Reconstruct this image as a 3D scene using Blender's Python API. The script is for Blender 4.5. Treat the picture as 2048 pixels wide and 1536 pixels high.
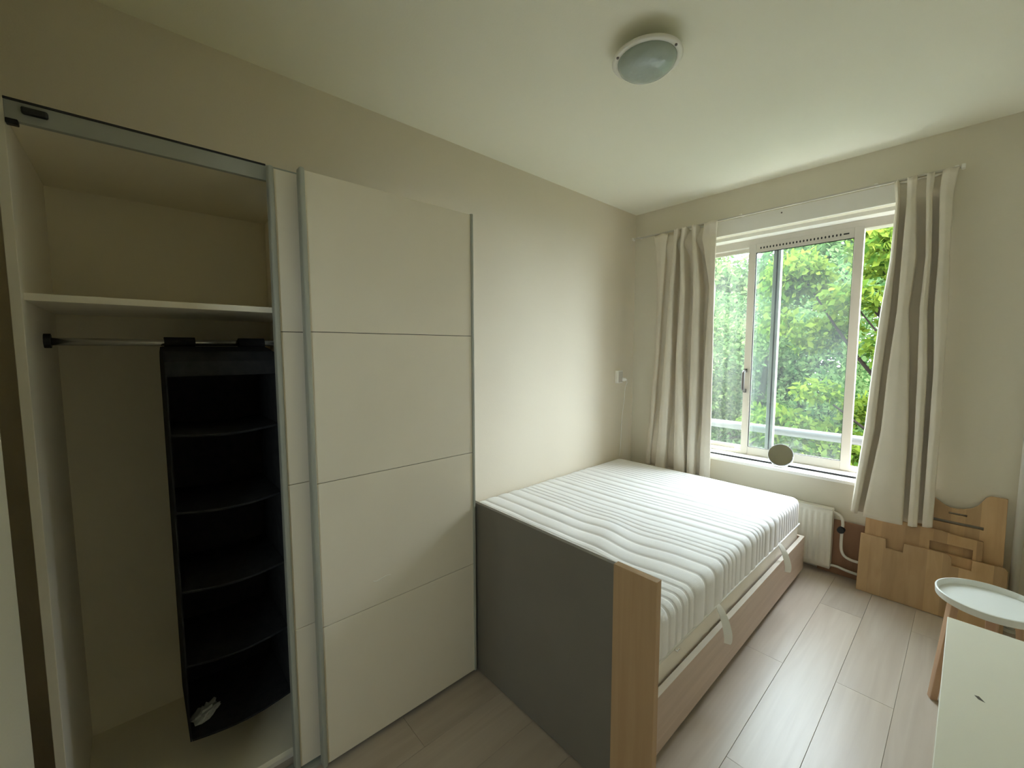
import bpy, bmesh, math, random
import numpy as np
from mathutils import Vector, Matrix
from mathutils.geometry import tessellate_polygon

for o in list(bpy.data.objects):
    bpy.data.objects.remove(o)
scene = bpy.context.scene
COL = scene.collection
random.seed(7)
rng = np.random.default_rng(11)
PI = math.pi

# ------------------------------------------------------------------ camera
CAM_Z = 1.48
yaw, pitch, roll = math.radians(47.8983), math.radians(4.6655), math.radians(-0.0715)
fwd = Vector((-math.sin(yaw) * math.cos(pitch), math.cos(yaw) * math.cos(pitch), -math.sin(pitch)))
rgt = Vector((math.cos(yaw), math.sin(yaw), 0))
upv = rgt.cross(fwd)
r2 = math.cos(roll) * rgt + math.sin(roll) * upv
u2 = -math.sin(roll) * rgt + math.cos(roll) * upv
cam_data = bpy.data.cameras.new('camera')
cam = bpy.data.objects.new('camera', cam_data)
COL.objects.link(cam)
M = Matrix.Identity(4)
for i in range(3):
    M[i][0], M[i][1], M[i][2] = r2[i], u2[i], -fwd[i]
M[2][3] = CAM_Z
cam.matrix_world = M
cam_data.sensor_width = 36.0
cam_data.lens = 832.73 / 2048 * 36.0
cam_data.clip_start = 0.02
cam_data.clip_end = 200
scene.camera = cam

# ------------------------------------------------------------------ sky (overcast daylight)
world = bpy.data.worlds.new('overcast_sky')
scene.world = world
world.use_nodes = True
bg = world.node_tree.nodes['Background']
bg.inputs[0].default_value = (0.885, 0.965, 1.075, 1)
bg.inputs[1].default_value = 20.0
# portal in the window opening: guides sky sampling, gives off no light itself
pl = bpy.data.lights.new('window_portal', 'AREA')
pl.shape = 'RECTANGLE'
pl.size, pl.size_y = 1.46, 1.70
pl.cycles.is_portal = True
po = bpy.data.objects.new('window_portal', pl)
COL.objects.link(po)
po.location = (-0.93, 3.70, 1.48)
po.rotation_euler = (-PI / 2, 0, 0)
pl2 = pl.copy()  # portal for the rear window added as fill behind the camera
pl2.size, pl2.size_y = 0.55, 0.60
po2 = bpy.data.objects.new('fill_portal_rear', pl2)
COL.objects.link(po2)
po2.location = (0.225, -4.36, 1.60)
po2.rotation_euler = (PI / 2, 0, 0)
pl3 = pl.copy()  # portal for the added side window, also fill
pl3.size, pl3.size_y = 0.45, 0.65
po3 = bpy.data.objects.new('fill_portal_side', pl3)
COL.objects.link(po3)
po3.location = (0.745, -1.325, 1.525)
po3.rotation_euler = (PI / 2, 0, PI / 2)

vs = scene.view_settings
vs.view_transform = 'Standard'
vs.look = 'None'
vs.gamma = 1.0
vs.use_curve_mapping = False
vs.exposure = 0.37
cy = scene.cycles
cy.use_denoising = True
cy.use_adaptive_sampling = True
cy.adaptive_threshold = 0.03
cy.max_bounces = 16
cy.diffuse_bounces = 12
cy.glossy_bounces = 4
cy.transmission_bounces = 8
cy.transparent_max_bounces = 12
cy.sample_clamp_indirect = 12.0
cy.caustics_reflective = False
cy.caustics_refractive = False

# ------------------------------------------------------------------ materials
def nmat(name):
    m = bpy.data.materials.new(name)
    m.use_nodes = True
    nt = m.node_tree
    b = nt.nodes['Principled BSDF']
    return m, nt, b

def mat(name, col, rough=0.6, spec=0.4, metal=0.0, var=0.06, vscale=3.0, bump=0.0, bscale=120.0, stretch=(1, 1, 1), sheen=0.0):
    m, nt, b = nmat(name)
    b.inputs['Roughness'].default_value = rough
    b.inputs['Specular IOR Level'].default_value = spec
    b.inputs['Metallic'].default_value = metal
    if sheen:
        b.inputs['Sheen Weight'].default_value = sheen
    tc = nt.nodes.new('ShaderNodeTexCoord')
    mp = nt.nodes.new('ShaderNodeMapping')
    mp.inputs['Scale'].default_value = stretch
    nt.links.new(tc.outputs['Object'], mp.inputs[0])
    n = nt.nodes.new('ShaderNodeTexNoise')
    n.inputs['Scale'].default_value = vscale
    n.inputs['Detail'].default_value = 5
    nt.links.new(mp.outputs[0], n.inputs['Vector'])
    rp = nt.nodes.new('ShaderNodeValToRGB')
    rp.color_ramp.elements[0].position = 0.3
    rp.color_ramp.elements[1].position = 0.7
    rp.color_ramp.elements[0].color = tuple(c * (1 - var) for c in col) + (1,)
    rp.color_ramp.elements[1].color = tuple(min(1, c * (1 + var)) for c in col) + (1,)
    nt.links.new(n.outputs[0], rp.inputs[0])
    nt.links.new(rp.outputs[0], b.inputs['Base Color'])
    if bump:
        n2 = nt.nodes.new('ShaderNodeTexNoise')
        n2.inputs['Scale'].default_value = bscale
        n2.inputs['Detail'].default_value = 3
        nt.links.new(mp.outputs[0], n2.inputs['Vector'])
        bp = nt.nodes.new('ShaderNodeBump')
        bp.inputs['Strength'].default_value = bump
        bp.inputs['Distance'].default_value = 0.004
        nt.links.new(n2.outputs[0], bp.inputs['Height'])
        nt.links.new(bp.outputs[0], b.inputs['Normal'])
    return m

def wood(name, c1, c2, rough=0.45, grain=(30, 30, 2), stave=0.0, spec=0.4, axis='X'):
    m, nt, b = nmat(name)
    b.inputs['Roughness'].default_value = rough
    b.inputs['Specular IOR Level'].default_value = spec
    tc = nt.nodes.new('ShaderNodeTexCoord')
    oi = nt.nodes.new('ShaderNodeObjectInfo')
    add = nt.nodes.new('ShaderNodeVectorMath')
    add.operation = 'ADD'
    mul = nt.nodes.new('ShaderNodeVectorMath')
    mul.operation = 'SCALE'
    mul.inputs[3].default_value = 7.0
    cmb = nt.nodes.new('ShaderNodeCombineXYZ')
    for k in range(3):
        nt.links.new(oi.outputs['Random'], cmb.inputs[k])
    nt.links.new(cmb.outputs[0], mul.inputs[0])
    nt.links.new(tc.outputs['Object'], add.inputs[0])
    nt.links.new(mul.outputs[0], add.inputs[1])
    mp = nt.nodes.new('ShaderNodeMapping')
    mp.inputs['Scale'].default_value = grain
    nt.links.new(add.outputs[0], mp.inputs[0])
    n = nt.nodes.new('ShaderNodeTexNoise')
    n.inputs['Scale'].default_value = 1.0
    n.inputs['Detail'].default_value = 6
    n.inputs['Distortion'].default_value = 0.6
    nt.links.new(mp.outputs[0], n.inputs['Vector'])
    rp = nt.nodes.new('ShaderNodeValToRGB')
    rp.color_ramp.elements[0].position = 0.3
    rp.color_ramp.elements[1].position = 0.72
    rp.color_ramp.elements[0].color = tuple(c1) + (1,)
    rp.color_ramp.elements[1].color = tuple(c2) + (1,)
    nt.links.new(n.outputs[0], rp.inputs[0])
    out = rp.outputs[0]
    hsv = nt.nodes.new('ShaderNodeHueSaturation')
    mr = nt.nodes.new('ShaderNodeMapRange')
    mr.inputs[3].default_value = 0.9
    mr.inputs[4].default_value = 1.1
    if stave:
        sp = nt.nodes.new('ShaderNodeSeparateXYZ')
        nt.links.new(tc.outputs['Object'], sp.inputs[0])
        dv = nt.nodes.new('ShaderNodeMath')
        dv.operation = 'DIVIDE'
        dv.inputs[1].default_value = stave
        nt.links.new(sp.outputs[axis], dv.inputs[0])
        fl = nt.nodes.new('ShaderNodeMath')
        fl.operation = 'FLOOR'
        nt.links.new(dv.outputs[0], fl.inputs[0])
        wn = nt.nodes.new('ShaderNodeTexWhiteNoise')
        wn.noise_dimensions = '1D'
        nt.links.new(fl.outputs[0], wn.inputs['W'])
        nt.links.new(wn.outputs['Value'], mr.inputs[0])
        mr.inputs[3].default_value = 0.82
        mr.inputs[4].default_value = 1.16
    else:
        nt.links.new(oi.outputs['Random'], mr.inputs[0])
    nt.links.new(mr.outputs[0], hsv.inputs['Value'])
    nt.links.new(out, hsv.inputs['Color'])
    nt.links.new(hsv.outputs[0], b.inputs['Base Color'])
    bp = nt.nodes.new('ShaderNodeBump')
    bp.inputs['Strength'].default_value = 0.05
    bp.inputs['Distance'].default_value = 0.002
    nt.links.new(n.outputs[0], bp.inputs['Height'])
    nt.links.new(bp.outputs[0], b.inputs['Normal'])
    return m

MT = {}
MT['wall'] = mat('wall_paint', (0.70, 0.655, 0.545), 0.9, 0.2, var=0.015, vscale=1.2, bump=0.12, bscale=160)
MT['wall_warm'] = mat('wall_paint_lit_warm', (0.70, 0.635, 0.52), 0.9, 0.2, var=0.015, vscale=1.2, bump=0.12, bscale=160)  # same paint as the other walls, warmed to hold this wall's lit tone
MT['ceil'] = mat('ceiling_paint', (0.87, 0.85, 0.73), 0.95, 0.2, var=0.012, vscale=1.0, bump=0.1, bscale=140)
MT['floor'] = wood('laminate_plank', (0.47, 0.395, 0.325), (0.55, 0.475, 0.40), 0.30, (26, 1.6, 10), spec=0.40)
MT['floor_gap'] = mat('floor_joint', (0.36, 0.30, 0.25), 0.8)
MT['white_lam'] = mat('white_laminate', (0.80, 0.75, 0.64), 0.42, 0.45, var=0.015)
MT['door_lam'] = mat('door_laminate', (0.86, 0.79, 0.66), 0.40, 0.45, var=0.02, bump=0.02, bscale=260)
MT['alu'] = mat('brushed_aluminium', (0.40, 0.41, 0.36), 0.5, 0.4, 0.0, var=0.05, vscale=40, stretch=(1, 1, 0.05))
MT['track'] = mat('aluminium_track', (0.36, 0.37, 0.33), 0.5, 0.4, 0.0)
MT['dark_plastic'] = mat('dark_plastic', (0.02, 0.02, 0.02), 0.5)
MT['inside'] = mat('wardrobe_inside_board', (0.80, 0.745, 0.60), 0.6, 0.3, var=0.03)
MT['chrome'] = mat('chromed_tube', (0.62, 0.62, 0.60), 0.25, 0.5, 0.9)
MT['black_fab'] = mat('black_nonwoven_fabric', (0.030, 0.030, 0.032), 0.95, 0.15, var=0.2, vscale=30, bump=0.2, bscale=500)
MT['plastic_film'] = mat('plastic_film', (0.42, 0.43, 0.41), 0.25, 0.6)
MT['grey_panel'] = mat('grey_headboard', (0.20, 0.18, 0.15), 0.6, 0.35, var=0.05, vscale=4, bump=0.03, bscale=300)
MT['oak_post'] = wood('brown_headboard_post', (0.42, 0.27, 0.145), (0.48, 0.32, 0.18), 0.5, (40, 40, 2))
MT['oak_rail'] = wood('grey_oak_rail', (0.52, 0.40, 0.32), (0.62, 0.49, 0.40), 0.45, (20, 1.5, 30))
MT['rail_lit_top'] = mat('rail_top_painted_light', (0.68, 0.62, 0.54), 0.5)  # light falling on the bed rail tops, put into a paler colour
MT['slat'] = wood('birch_slat', (0.55, 0.42, 0.28), (0.63, 0.50, 0.35), 0.55, (2, 30, 30))
MT['quilt'] = mat('mattress_quilt', (0.88, 0.87, 0.865), 0.85, 0.2, var=0.02, vscale=6, bump=0.25, bscale=420, sheen=0.2)
MT['mat_side'] = mat('mattress_side', (0.90, 0.85, 0.76), 0.85, 0.2, var=0.03, vscale=6, bump=0.3, bscale=420)
MT['piping'] = mat('mattress_piping', (0.80, 0.79, 0.74), 0.8, 0.2)
MT['curtain'] = mat('cream_curtain', (0.71, 0.65, 0.545), 0.9, 0.15, var=0.03, vscale=8, bump=0.15, bscale=600, sheen=0.1)
MT['white_paint'] = mat('white_gloss_paint', (0.84, 0.82, 0.77), 0.35, 0.5, var=0.015)
MT['frame'] = mat('window_frame_backlit_white', (0.56, 0.52, 0.46), 0.35, 0.5, var=0.02)  # white frame greyed: its backlit shade is put into the colour
MT['stile_grey'] = mat('sash_aluminium', (0.50, 0.51, 0.52), 0.35, 0.5, 0.2)
MT['gasket'] = mat('black_gasket', (0.015, 0.015, 0.015), 0.6)
MT['handle'] = mat('grey_handle', (0.12, 0.105, 0.10), 0.4, 0.5, 0.3)
MT['radiator'] = mat('radiator_enamel', (0.78, 0.75, 0.67), 0.35, 0.5, var=0.01)
MT['pipe'] = mat('painted_pipe', (0.70, 0.69, 0.62), 0.4, 0.5)
MT['pine'] = wood('light_beech_board', (0.50, 0.33, 0.17), (0.60, 0.41, 0.23), 0.55, (22, 22, 3), stave=0.062)
MT['pine2'] = wood('beech_board_back', (0.47, 0.30, 0.15), (0.56, 0.375, 0.20), 0.55, (22, 22, 3), stave=0.055)
MT['brown_board'] = wood('dark_brown_board', (0.27, 0.145, 0.08), (0.34, 0.19, 0.11), 0.6, (20, 20, 3))
MT['mirror'] = mat('mirror_glass', (0.86, 0.87, 0.84), 0.03, 0.5, 1.0, var=0.0)
MT['mirror_rim'] = mat('mirror_rim', (0.06, 0.06, 0.06), 0.4, 0.5)
MT['clear'] = mat('clear_acrylic', (0.70, 0.69, 0.67), 0.2, 0.5)
MT['tray'] = mat('white_tray', (0.80, 0.82, 0.80), 0.45, 0.45, var=0.015)
MT['leg_wood'] = wood('stool_leg_wood', (0.44, 0.27, 0.17), (0.55, 0.36, 0.23), 0.5, (30, 30, 3))
MT['desk'] = mat('cream_desk_laminate', (0.92, 0.91, 0.80), 0.45, 0.4, var=0.015)
MT['scuff'] = mat('dark_scuff', (0.10, 0.09, 0.07), 0.7)
MT['scratch'] = mat('pale_scratch', (0.82, 0.78, 0.70), 0.6)
MT['lamp_white'] = mat('lamp_white_plastic', (0.80, 0.78, 0.71), 0.4, 0.5, var=0.01)
MT['concrete'] = mat('balcony_concrete', (0.55, 0.54, 0.50), 0.9, 0.2, var=0.08, vscale=4)
MT['facade'] = mat('facade_render', (0.62, 0.60, 0.56), 0.9, 0.2, var=0.04)
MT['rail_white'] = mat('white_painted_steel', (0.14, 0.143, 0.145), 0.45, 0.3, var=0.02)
MT['bark'] = mat('tree_bark', (0.020, 0.016, 0.013), 0.95, 0.05, var=0.3, vscale=12, bump=0.4, bscale=40)
MT['grass'] = mat('garden_grass', (0.02, 0.035, 0.01), 0.95, 0.05, var=0.3, vscale=2)

m, nt, b = nmat('lamp_pressed_glass')
b.inputs['Base Color'].default_value = (0.40, 0.47, 0.44, 1)
b.inputs['Roughness'].default_value = 0.18
b.inputs['Specular IOR Level'].default_value = 0.6
tc = nt.nodes.new('ShaderNodeTexCoord')
vo = nt.nodes.new('ShaderNodeTexVoronoi')
vo.inputs['Scale'].default_value = 60
nt.links.new(tc.outputs['Object'], vo.inputs['Vector'])
bp = nt.nodes.new('ShaderNodeBump')
bp.inputs['Strength'].default_value = 0.2
bp.inputs['Distance'].default_value = 0.003
nt.links.new(vo.outputs['Distance'], bp.inputs['Height'])
nt.links.new(bp.outputs[0], b.inputs['Normal'])
MT['lamp_glass'] = m

def glass_mat(name, haze, tint):
    m = bpy.data.materials.new(name)
    m.use_nodes = True
    nt = m.node_tree
    for n in list(nt.nodes):
        nt.nodes.remove(n)
    out = nt.nodes.new('ShaderNodeOutputMaterial')
    tr = nt.nodes.new('ShaderNodeBsdfTransparent')
    tr.inputs[0].default_value = tint + (1,)
    gl = nt.nodes.new('ShaderNodeBsdfGlossy')
    gl.inputs['Roughness'].default_value = 0.02
    tl = nt.nodes.new('ShaderNodeBsdfTranslucent')
    tl.inputs[0].default_value = (0.9, 0.97, 0.95, 1)
    m1 = nt.nodes.new('ShaderNodeMixShader')
    m1.inputs[0].default_value = 0.05
    m2 = nt.nodes.new('ShaderNodeMixShader')
    no = nt.nodes.new('ShaderNodeTexNoise')
    no.inputs['Scale'].default_value = 3.0
    tc = nt.nodes.new('ShaderNodeTexCoord')
    nt.links.new(tc.outputs['Object'], no.inputs['Vector'])
    mr = nt.nodes.new('ShaderNodeMapRange')
    mr.inputs[1].default_value = 0.3
    mr.inputs[2].default_value = 0.7
    mr.inputs[3].default_value = haze * 0.6
    mr.inputs[4].default_value = haze * 1.4
    nt.links.new(no.outputs[0], mr.inputs[0])
    nt.links.new(mr.outputs[0], m2.inputs[0])
    nt.links.new(tr.outputs[0], m1.inputs[1])
    nt.links.new(gl.outputs[0], m1.inputs[2])
    nt.links.new(m1.outputs[0], m2.inputs[1])
    nt.links.new(tl.outputs[0], m2.inputs[2])
    nt.links.new(m2.outputs[0], out.inputs[0])
    return m
MT['glass'] = glass_mat('window_glass', 0.012, (0.93, 0.97, 0.95))

def leaf_mat(name, dark, light):
    m = bpy.data.materials.new(name)
    m.use_nodes = True
    nt = m.node_tree
    for n in list(nt.nodes):
        nt.nodes.remove(n)
    out = nt.nodes.new('ShaderNodeOutputMaterial')
    ge = nt.nodes.new('ShaderNodeNewGeometry')
    rp = nt.nodes.new('ShaderNodeValToRGB')
    rp.color_ramp.elements[0].color = dark + (1,)
    rp.color_ramp.elements[1].color = light + (1,)
    nt.links.new(ge.outputs['Random Per Island'], rp.inputs[0])
    df = nt.nodes.new('ShaderNodeBsdfDiffuse')
    tl = nt.nodes.new('ShaderNodeBsdfTranslucent')
    mx = nt.nodes.new('ShaderNodeMixShader')
    mx.inputs[0].default_value = 0.45
    nt.links.new(rp.outputs[0], df.inputs[0])
    nt.links.new(rp.outputs[0], tl.inputs[0])
    nt.links.new(df.outputs[0], mx.inputs[1])
    nt.links.new(tl.outputs[0], mx.inputs[2])
    nt.links.new(mx.outputs[0], out.inputs[0])
    return m
MT['leaf_a'] = leaf_mat('leaves_mid_green', (0.034, 0.072, 0.020), (0.150, 0.200, 0.070))
MT['leaf_b'] = leaf_mat('leaves_dark_green', (0.025, 0.062, 0.020), (0.110, 0.165, 0.058))
MT['leaf_c'] = leaf_mat('leaves_yellow_green', (0.034, 0.076, 0.012), (0.125, 0.170, 0.024))

# ------------------------------------------------------------------ mesh helpers
class MB:
    def __init__(self):
        self.v, self.f = [], []
    def add(self, vs, fs):
        n = len(self.v)
        self.v += [tuple(p) for p in vs]
        self.f += [tuple(i + n for i in f) for f in fs]
        return self
    def box(self, x0, x1, y0, y1, z0, z1):
        vs = [(x, y, z) for z in (z0, z1) for y in (y0, y1) for x in (x0, x1)]
        return self.add(vs, [(0, 2, 3, 1), (4, 5, 7, 6), (0, 1, 5, 4), (2, 6, 7, 3), (0, 4, 6, 2), (1, 3, 7, 5)])
    def tube(self, pts, r, n=12, cap=True):
        pts = [Vector(p) for p in pts]
        rs = r if isinstance(r, (list, tuple)) else [r] * len(pts)
        t0 = (pts[1] - pts[0]).normalized()
        a = t0.orthogonal().normalized()
        vs = []
        for i, p in enumerate(pts):
            t = (pts[min(i + 1, len(pts) - 1)] - pts[max(i - 1, 0)]).normalized()
            a = (a - t * a.dot(t)).normalized()
            bb = t.cross(a)
            for k in range(n):
                an = 2 * PI * k / n
                vs.append(p + (a * math.cos(an) + bb * math.sin(an)) * rs[i])
        fs = []
        for i in range(len(pts) - 1):
            for k in range(n):
                fs.append((i * n + k, i * n + (k + 1) % n, (i + 1) * n + (k + 1) % n, (i + 1) * n + k))
        if cap:
            fs.append(tuple(reversed(range(n))))
            fs.append(tuple(range((len(pts) - 1) * n, len(pts) * n)))
        return self.add(vs, fs)
    def lathe(self, prof, cx, cy, n=48, close=False):
        vs = [(cx + r * math.cos(2 * PI * k / n), cy + r * math.sin(2 * PI * k / n), z) for r, z in prof for k in range(n)]
        fs = []
        m_ = len(prof)
        for i in range(m_ if close else m_ - 1):
            j = (i + 1) % m_
            for k in range(n):
                fs.append((i * n + k, i * n + (k + 1) % n, j * n + (k + 1) % n, j * n + k))
        if not close:
            fs.append(tuple(reversed(range(n))))
            fs.append(tuple(range((m_ - 1) * n, m_ * n)))
        return self.add(vs, fs)
    def prism(self, loops, to3, thick):
        """loops: outline + holes as (u, v); to3(u, v, w) -> point; w from 0 to thick"""
        flat = [p for l in loops for p in l]
        tris = tessellate_polygon([[Vector((p[0], p[1], 0)) for p in l] for l in loops])
        n = len(flat)
        vs = [to3(p[0], p[1], 0) for p in flat] + [to3(p[0], p[1], thick) for p in flat]
        fs = [tuple(t) for t in tris] + [tuple(i + n for i in reversed(t)) for t in tris]
        s = 0
        for l in loops:
            k = len(l)
            for i in range(k):
                a, c = s + i, s + (i + 1) % k
                fs.append((a, c, c + n, a + n))
            s += k
        return self.add(vs, fs)

def wloc(o):
    p = Vector((0, 0, 0))
    while o is not None:
        p += o.location
        o = o.parent
    return p

def build(name, mb, m, parent=None, bevel=0.0, smooth=False, origin=None, seg=2, solid=0.0):
    me = bpy.data.meshes.new(name)
    if parent is not None:
        off = wloc(parent)
    elif origin is not None:
        off = Vector(origin)
    else:
        a = np.array(mb.v)
        off = Vector(((a[:, 0].min() + a[:, 0].max()) / 2, (a[:, 1].min() + a[:, 1].max()) / 2, a[:, 2].min()))
    me.from_pydata([(p[0] - off[0], p[1] - off[1], p[2] - off[2]) for p in mb.v], [], mb.f)
    bm = bmesh.new()
    bm.from_mesh(me)
    bmesh.ops.recalc_face_normals(bm, faces=bm.faces)
    bm.to_mesh(me)
    bm.free()
    me.materials.append(MT[m])
    if smooth:
        me.polygons.foreach_set('use_smooth', [True] * len(me.polygons))
    o = bpy.data.objects.new(name, me)
    COL.objects.link(o)
    if parent is not None:
        o.parent = parent
    else:
        o.location = off
    if solid:
        s = o.modifiers.new('thickness', 'SOLIDIFY')
        s.thickness = solid
        s.offset = 0
    if bevel:
        bv = o.modifiers.new('edge', 'BEVEL')
        bv.width = bevel
        bv.segments = seg
        bv.limit_method = 'ANGLE'
        bv.angle_limit = math.radians(40)
    return o

def thing(name, label, cat, loc=(0, 0, 0), group=None):
    o = bpy.data.objects.new(name, None)
    o.empty_display_size = 0.1
    COL.objects.link(o)
    o.location = loc
    o['label'] = label
    o['category'] = cat
    if group:
        o['group'] = group
    return o

def tag(o, label, cat, group=None):
    o['label'] = label
    o['category'] = cat
    if group:
        o['group'] = group
    return o

def struct(o, label=None, cat=None):
    o['kind'] = 'structure'
    if label:
        o['label'] = label
    if cat:
        o['category'] = cat
    return o

def bx(*a):
    return MB().box(*a)

def smooth_path(pts, n=8):
    P = [Vector(p) for p in pts]
    P = [P[0] * 2 - P[1]] + P + [P[-1] * 2 - P[-2]]
    out = []
    for i in range(1, len(P) - 2):
        for k in range(n):
            t = k / n
            a, b_, c, d = P[i - 1], P[i], P[i + 1], P[i + 2]
            out.append(0.5 * ((2 * b_) + (c - a) * t + (2 * a - 5 * b_ + 4 * c - d) * t * t + (3 * b_ - a - 3 * c + d) * t ** 3))
    out.append(P[-2])
    return out

# ------------------------------------------------------------------ room shell
XL, XR, YR, YW, YO, ZC = -2.091, 0.62, -0.20, 3.385, 3.64, 2.673

fl = struct(build('floor', bx(XL - 0.1, XR + 0.1, -4.35, YO, -0.10, -0.008), 'floor_gap', origin=(0, 0, 0)),
            'greige laminate floor of long planks', 'floor')
PW, PLEN = 0.1926, 1.38
plank_cache = {}
x = -0.5194 - PW * 9
row = 0
while x < XR:
    off = ((row * 0.517) % 1.0) * PLEN
    if row == 9:
        off = (1.5215 + 0.75) % PLEN
    y = -0.75 + off - PLEN
    while y < YW:
        a, c = max(y, -0.70), min(y + PLEN, YW - 0.004)
        xa, xb = max(x, XL + 0.003), min(x + PW, XR - 0.003)
        if c - a > 0.03 and xb - xa > 0.02:
            key = (round(xb - xa, 4), round(c - a, 4))
            if key not in plank_cache:
                w, l = xb - xa - 0.0009, c - a - 0.0007
                p = build('plank', bx(-w / 2, w / 2, -l / 2, l / 2, -0.008, 0.0), 'floor', parent=fl, bevel=0.0007, seg=1)
                plank_cache[key] = p
            else:
                p = plank_cache[key].copy()
                COL.objects.link(p)
                p.parent = fl
            p.location = ((xa + xb) / 2, (a + c) / 2, 0)
        y += PLEN
    x += PW
    row += 1

MT['bounce_floor'] = mat('pale_bounce_floor', (0.80, 0.78, 0.72), 0.5, 0.4)  # unseen added floor, kept pale to bounce fill onto the ceiling
struct(build('floor_fill_room', bx(-1.245, XR, -4.2, -0.705, -0.008, 0.0), 'bounce_floor'), 'pale floor of the added fill-light room', 'floor')
struct(build('ceiling', bx(XL - 0.1, XR + 0.1, -4.35, YO, ZC, ZC + 0.15), 'ceil'), 'plain off-white plastered ceiling', 'ceiling')
struct(build('wall_left', bx(XL - 0.12, XL, -0.75, YO, 0, ZC), 'wall_warm'), 'cream painted wall behind the wardrobe and bed', 'wall')
SW = (-1.55, -1.10, 1.20, 1.85)  # opening for an added, unseen window that brings in fill light
struct(build('wall_right', bx(XR, XR + 0.12, -4.35, SW[0], 0, ZC).box(XR, XR + 0.12, SW[1], YO, 0, ZC).box(XR, XR + 0.12, SW[0], SW[1], 0, SW[2])
             .box(XR, XR + 0.12, SW[0], SW[1], SW[3], ZC), 'wall'), 'cream painted wall on the desk side', 'wall')
w3 = struct(build('window_fill_side', bx(XR + 0.05, XR + 0.10, SW[0], SW[0] + 0.03, SW[2], SW[3]).box(XR + 0.05, XR + 0.10, SW[1] - 0.03, SW[1], SW[2], SW[3])
                  .box(XR + 0.05, XR + 0.10, SW[0] + 0.03, SW[1] - 0.03, SW[2], SW[2] + 0.03).box(XR + 0.05, XR + 0.10, SW[0] + 0.03, SW[1] - 0.03, SW[3] - 0.03, SW[3]), 'frame', bevel=0.002),
            'added side window that lets in fill light', 'window')
build('pane', bx(XR + 0.073, XR + 0.077, SW[0] + 0.025, SW[1] - 0.025, SW[2] + 0.025, SW[3] - 0.025), 'glass', w3)
struct(build('wall_rear', bx(-1.245, -0.95, -0.30, YR, 0, ZC).box(XL, -1.245, -0.66, -0.56, 0, ZC).box(-1.345, -1.245, -0.56, -0.30, 0, ZC), 'wall'),
       'cream wall end beside the open wardrobe side', 'wall')
# made-up room behind the camera, added with its window to bring in fill light
YB = -4.2
struct(build('wall_fill_room', bx(-1.345, -1.245, YB, -0.56, 0, ZC), 'wall'), 'cream wall of the added fill-light room', 'wall')
RW = (-0.05, 0.50, 1.30, 1.90)
struct(build('wall_fill_room_back', bx(-1.345, RW[0], YB - 0.15, YB, 0, ZC).box(RW[1], XR + 0.1, YB - 0.15, YB, 0, ZC)
             .box(RW[0], RW[1], YB - 0.15, YB, 0, RW[2]).box(RW[0], RW[1], YB - 0.15, YB, RW[3], ZC), 'wall'), 'cream back wall of the added fill-light room', 'wall')
w2 = struct(build('window_fill_rear', bx(RW[0], RW[0] + 0.04, YB - 0.12, YB - 0.06, RW[2], RW[3]).box(RW[1] - 0.04, RW[1], YB - 0.12, YB - 0.06, RW[2], RW[3])
                  .box(RW[0] + 0.04, RW[1] - 0.04, YB - 0.12, YB - 0.06, RW[2], RW[2] + 0.04).box(RW[0] + 0.04, RW[1] - 0.04, YB - 0.12, YB - 0.06, RW[3] - 0.04, RW[3]), 'frame', bevel=0.002),
            'added rear window that lets in fill light', 'window')
build('pane', bx(RW[0] + 0.035, RW[1] - 0.035, YB - 0.092, YB - 0.088, RW[2] + 0.035, RW[3] - 0.035), 'glass', w2)
WX0, WX1, WZ0, WZ1 = -1.66, -0.20, 0.628, 2.342
ww = MB()
ww.box(XL, WX0, YW, YO, 0, ZC)
ww.box(WX1, XR, YW, YO, 0, ZC)
ww.box(WX0, WX1, YW, YO, 0, WZ0)
ww.box(WX0, WX1, YW, YO, WZ1, ZC)
struct(build('wall_window', ww, 'wall'), 'cream painted wall around the window', 'wall')

# window: sill boards, lintel board, frame, fixed pane, sliding sash with vent holes
win = struct(build('window_1', bx(WX0, WX1, 3.445, YO, 2.318, 2.342), 'white_paint', origin=((WX0 + WX1) / 2, 3.5, 0.63)),
             'white framed sliding window with trees behind', 'window')
build('lintel_board', bx(-1.66, -0.16, 3.372, 3.386, 2.342, 2.452), 'white_paint', win, 0.002)
build('screw_hole', MB().tube([(-0.949, 3.3705, 2.424), (-0.949, 3.374, 2.424)], 0.005), 'handle', win)
build('sill_board', bx(WX0 + 0.004, WX1 - 0.004, 3.33, 3.44, 0.622, 0.642), 'white_paint', win, 0.002)
build('sill_step', bx(WX0 + 0.004, WX1 - 0.004, 3.437, 3.64, 0.628, 0.655), 'white_paint', win, 0.002)
build('sill_riser_shade', bx(WX0 + 0.004, WX1 - 0.004, 3.4335, 3.4372, 0.6415, 0.6545), 'gasket', win)  # black strip paints the shade on the backlit riser of the sill step
fr = build('frame', MB().box(WX0, WX1, 3.545, 3.64, 2.262, 2.318).box(WX0, WX1, 3.545, 3.64, 0.655, 0.679)
           .box(WX0, WX0 + 0.045, 3.545, 3.64, 0.679, 2.262).box(WX1 - 0.045, WX1, 3.545, 3.64, 0.679, 2.262), 'frame', win, 0.002)
# outer fixed pane
fp = build('fixed_sash', MB().box(WX0 + 0.045, -0.997, 3.590, 3.625, 2.235, 2.262).box(WX0 + 0.045, -0.997, 3.590, 3.625, 0.679, 0.708)
           .box(WX0 + 0.045, WX0 + 0.09, 3.590, 3.625, 0.708, 2.235), 'frame', win, 0.0015)
build('stile', bx(-1.047, -0.997, 3.585, 3.628, 0.69, 2.25), 'stile_grey', fp, 0.002)
build('gasket', bx(-1.024, -1.016, 3.581, 3.586, 0.69, 2.25), 'gasket', fp)
build('pane', bx(WX0 + 0.085, -1.043, 3.605, 3.609, 0.70, 2.24), 'glass', fp)
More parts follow.
